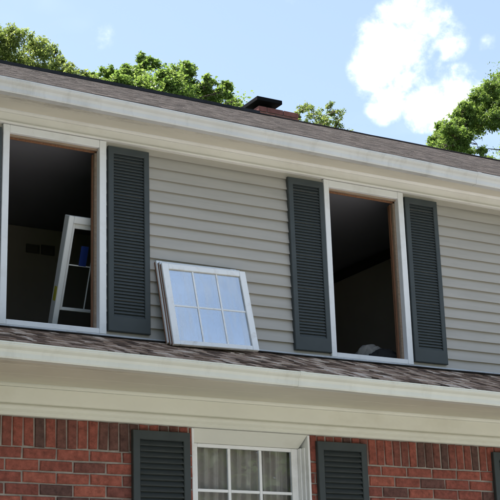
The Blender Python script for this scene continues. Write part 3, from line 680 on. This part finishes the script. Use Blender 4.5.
# ------------------------------------------------------------------ trees
def tube(V, F, pts, rad, n=7):
    prev = None
    for i, (p, r) in enumerate(zip(pts, rad)):
        d = (pts[min(i+1, len(pts)-1)]-pts[max(i-1, 0)]).normalized()
        a = d.cross(Vector((.31, .9, .2))).normalized(); b = d.cross(a)
        ring = []
        for k in range(n):
            t_ = 2*math.pi*k/n; ring.append(len(V)); V.append(tuple(p+(a*math.cos(t_)+b*math.sin(t_))*r))
        if prev:
            for k in range(n): F.append((prev[k], prev[(k+1) % n], ring[(k+1) % n], ring[k]))
        prev = ring
def wander(a, b, n, amp, sag=0):
    out_ = []
    for i in range(n+1):
        t_ = i/n; w = math.sin(t_*math.pi)
        out_.append(a.lerp(b, t_)+Vector((random.gauss(0, amp)*w, random.gauss(0, amp)*w, random.gauss(0, amp)*w+sag*w)))
    return out_
def tree(name, label, base, trunk_top, r0, boughs, leaf, dens, mat, aspect=1.7, twig_r=.008, droop=0.0, group='trees behind the house', clump=.30):
    """boughs: (centre, radius). Limbs run from the trunk into every bough, twigs into leaf clumps, leaves are single folded blades"""
    root = tag(empty(name, base), label, 'tree', group)
    base = Vector(base); trunk_top = Vector(trunk_top)
    V, F = [], []; LP = []
    tp = wander(base, trunk_top, 8, r0*.35); tube(V, F, tp, [r0*(1.25 if i == 0 else 1-.72*i/8) for i in range(9)], 9)
    ends = []; axis = (base+trunk_top)/2
    for c, r in sorted(boughs, key=lambda b_: (Vector(b_[0])-trunk_top).length):
        c = Vector(c); t_ = min(.95, max(.35, (c.z-base.z)/(trunk_top.z-base.z)-.28-random.uniform(0, .12)))
        f_ = t_*8; i = int(f_); s = tp[i].lerp(tp[min(i+1, 8)], f_-i)
        near = [e_ for e_ in ends if e_.z < c.z+.25]
        if near:
            e_ = min(near, key=lambda q_: (q_-c).length)
            if (e_-c).length < .8*(s-c).length: s = e_
        ends.append(c)
        lp = wander(s, c, 6, .05*(c-s).length**.5, .05*(c-s).length); rl = max(.010, min(r0*.42, .03*r+.0075*(c-s).length))
        tube(V, F, lp, [rl*(1-.8*j/6) for j in range(7)], 6)
        n = max(4, int(dens*(r/.5)**2)); subs = []
        for _ in range(max(4, n//5)):
            d = Vector(rng.normal(size=3)); d.normalize(); d.z = d.z*.85+.1
            subs.append((c+d*r*random.uniform(.2, 1.12)**.6, r*random.uniform(.16, .36)))
            tube(V, F, wander(lp[random.choice((3, 4, 5, 6))], subs[-1][0], 3, .02+.05*r), [twig_r*k for k in (1.2, .9, .6, .35)], 4)
        for _ in range(n):
            sc_, sr_ = random.choice(subs); e = sc_+Vector(np.clip(rng.normal(size=3), -1.3, 1.3))*sr_
            LP.append((e, max(.05, min(clump, r*.30))))
    me = bpy.data.meshes.new('trunk'); me.from_pydata([tuple(Vector(v)-base) for v in V], [], F); me.update()
    for p_ in me.polygons: p_.use_smooth = True
    link('trunk', me, 'bark', root)
    # leaves
    C = np.array([tuple(e-base) for e, s in LP]); S = np.array([s for e, s in LP])
    per = 26; C = np.repeat(C, per, 0); S = np.repeat(S, per)
    n = len(C); P = C+np.clip(rng.normal(size=(n, 3)), -1.5, 1.5)*S[:, None]*np.array([.6, .6, .42])
    ang = rng.uniform(0, 2*np.pi, n); tilt = rng.normal(-.25-droop, .55, n)
    D = np.stack([np.cos(ang)*np.cos(tilt), np.sin(ang)*np.cos(tilt), np.sin(tilt)], 1)
    U = rng.normal(size=(n, 3))*.55+np.array([0, 0, 1.]); W = np.cross(D, U); W /= np.linalg.norm(W, axis=1)[:, None]+1e-9; U = np.cross(W, D)
    l = leaf*rng.uniform(.6, 1.35, n)[:, None]; w = l/aspect/2
    v0 = P; v1 = P+D*l*.45+W*w+U*l*.07; v2 = P+D*l-U*l*.10; v3 = P+D*l*.45-W*w+U*l*.07
    VV = np.stack([v0, v1, v2, v3], 1).reshape(-1, 3)
    me = bpy.data.meshes.new('crown'); idx = np.arange(n)*4
    FF = np.stack([idx, idx+1, idx+2, idx, idx+2, idx+3], 1).reshape(-1, 3)
    me.vertices.add(len(VV)); me.vertices.foreach_set('co', VV.ravel()); me.loops.add(FF.size); me.loops.foreach_set('vertex_index', FF.ravel().astype(np.int32))
    me.polygons.add(len(FF)); me.polygons.foreach_set('loop_start', np.arange(len(FF))*3); me.update(); me.validate()
    link('crown', me, mat, root)
    return root
def pxb(lst, Y, jit=.8):
    o_ = []
    for x_, y_, r_ in lst:
        p_ = on_y(x_, y_, Y+random.uniform(-jit, jit)); o_.append((p_, r_*(p_-CAM).length/FPX))
    return o_
Y1 = 14.0
b1 = pxb([(-40, 45, 34), (-8, 46, 20), (10, 42, 14), (26, 40, 12), (42, 47, 12), (55, 58, 11), (30, 62, 20), (68, 68, 10), (-5, 72, 26), (82, 76, 8), (74, 74, 9), (90, 84, 8), (50, 75, 14), (60, 66, 8), (-70, 80, 40), (20, 100, 40), (-40, 130, 50)], Y1)
tree('leafy_tree', 'loose yellow-green tree at the left end, rising behind the roof ridge', (2.6, 14.6, 0), (3.6, 14.2, 11.6), .24, b1, .062, 150, 'leaf_yellow_green', 2.2, clump=.24)
b2 = pxb([(94, 83, 8), (120, 80, 12), (130, 72, 8), (152, 64, 9), (172, 78, 12), (201, 84, 10), (211, 91, 9), (219, 97, 8), (144, 60, 7), (191, 66, 7), (107, 70, 7), (111, 82, 10), (106, 92, 12), (128, 76, 8), (141, 66, 8), (145, 78, 10), (135, 88, 13), (160, 72, 9), (165, 84, 12), (152, 95, 14), (188, 72, 9), (184, 82, 10), (195, 90, 10), (178, 96, 14), (207, 98, 9), (229, 83, 6.5), (227, 94, 8), (236, 103, 9), (218, 105, 12), (246, 112, 8), (160, 130, 45), (215, 140, 35), (110, 125, 35)], 15.2)
tree('leafy_tree', 'bright green tufted tree behind the ridge between the left tree and the chimney', (8.6, 15.4, 0), (8.4, 15.2, 11.6), .25, b2, .068, 190, 'leaf_mid_green', 1.5, clump=.2)
b3 = pxb([(305, 110, 6), (326, 106, 6), (337, 113, 6), (315, 118, 8), (328, 124, 8), (296, 117, 8), (312, 110, 8), (322, 118, 8), (331, 112, 7), (339, 121, 7), (318, 127, 10), (302, 127, 9), (335, 132, 10), (320, 150, 22)], 16.0, .4)
tree('slender_tree', 'sparse twiggy treetop just right of the chimney', (12.0, 16.2, 0), (12.2, 16, 12.2), .14, b3, .058, 85, 'leaf_yellow_green', 2.0, clump=.13)
b4 = pxb([(500, 98, 14), (484, 104, 11), (470, 112, 11), (478, 122, 12), (460, 124, 10), (447, 136, 10), (455, 146, 11), (434, 149, 9), (427, 152, 6), (488, 90, 8), (462, 112, 9), (450, 126, 9), (440, 140, 9), (470, 126, 14), (455, 138, 12), (490, 110, 14), (448, 150, 12), (440, 156, 9), (468, 138, 9), (497, 118, 12), (505, 134, 9), (462, 158, 10), (476, 164, 7), (492, 168, 6), (482, 150, 6), (502, 150, 7), (488, 158, 5), (505, 92, 12), (495, 88, 10), (499, 84, 8), (492, 95, 9), (504, 80, 8), (486, 97, 8), (512, 108, 16), (480, 97, 9), (466, 105, 8), (474, 104, 8), (456, 118, 8), (445, 128, 7), (436, 138, 8), (428, 146, 6), (488, 92, 8), (530, 90, 30), (535, 135, 22), (570, 120, 45), (540, 175, 40), (600, 170, 50), (450, 185, 25)], 13.0)
tree('leafy_tree', 'large bright tree with branch gaps at the right end behind the roof', (17.6, 13.6, 0), (17.0, 13.2, 12.4), .27, b4, .062, 230, 'leaf_mid_green', 2.0, droop=.15, clump=.2)
# trees across the street, seen only as reflections in the lower glass
for i, (x_, y_, h_) in enumerate(((8.5, -24, 10.0), (14, -25, 12.5), (20, -24, 11.5), (3, -30, 10.5), (-8, -33, 11), (25, -33, 15), (13, -33, 14))):
    bb = []
    for _ in range(30):
        a_ = random.uniform(0, 6.28); q = random.random()
        bb.append((Vector((x_+math.cos(a_)*2.4*q**.5, y_+math.sin(a_)*2.4*q**.5, h_*random.uniform(.42, .92))), random.uniform(1.0, 1.6)))
    tree('street_tree', ['full green tree across the street, second from the right', 'tallest green tree across the street', 'rightmost green tree across the street', 'full green tree across the street behind the camera', 'leftmost green tree across the street', 'tall green tree in the second row across the street, to the right', 'tall green tree in the second row across the street, in the middle'][i], (x_, y_, 0), (x_+.2, y_, h_*.8), .24, bb, .30, 7, 'leaf_deep_green', 1.6, group='trees across the street', clump=.4)
for x_, y_, h_, lab in ((-6.6, -2.9, 8.5, 'broad unseen tree added to block light, left of the house front'), (-8.2, -7.4, 9.0, 'broad unseen tree added to block light, left of the driveway')):  # out-of-view trees, added to cut sky light from the left
    bb = []
    for _ in range(22):
        a_ = random.uniform(0, 6.28); q = random.random()
        bb.append((Vector((x_+math.cos(a_)*1.7*q**.5, y_+math.sin(a_)*1.7*q**.5, h_*random.uniform(.25, .9))), random.uniform(.7, 1.0)))
    tree('added_shade_tree', lab, (x_, y_, 0), (x_+.1, y_, h_*.8), .2, bb, .22, 9, 'leaf_deep_green', 1.6, group='trees added to block light from the left', clump=.35)
print('bricks', nb, 'tris', sum(len(o.data.polygons) for o in scn.objects if o.type == 'MESH'))
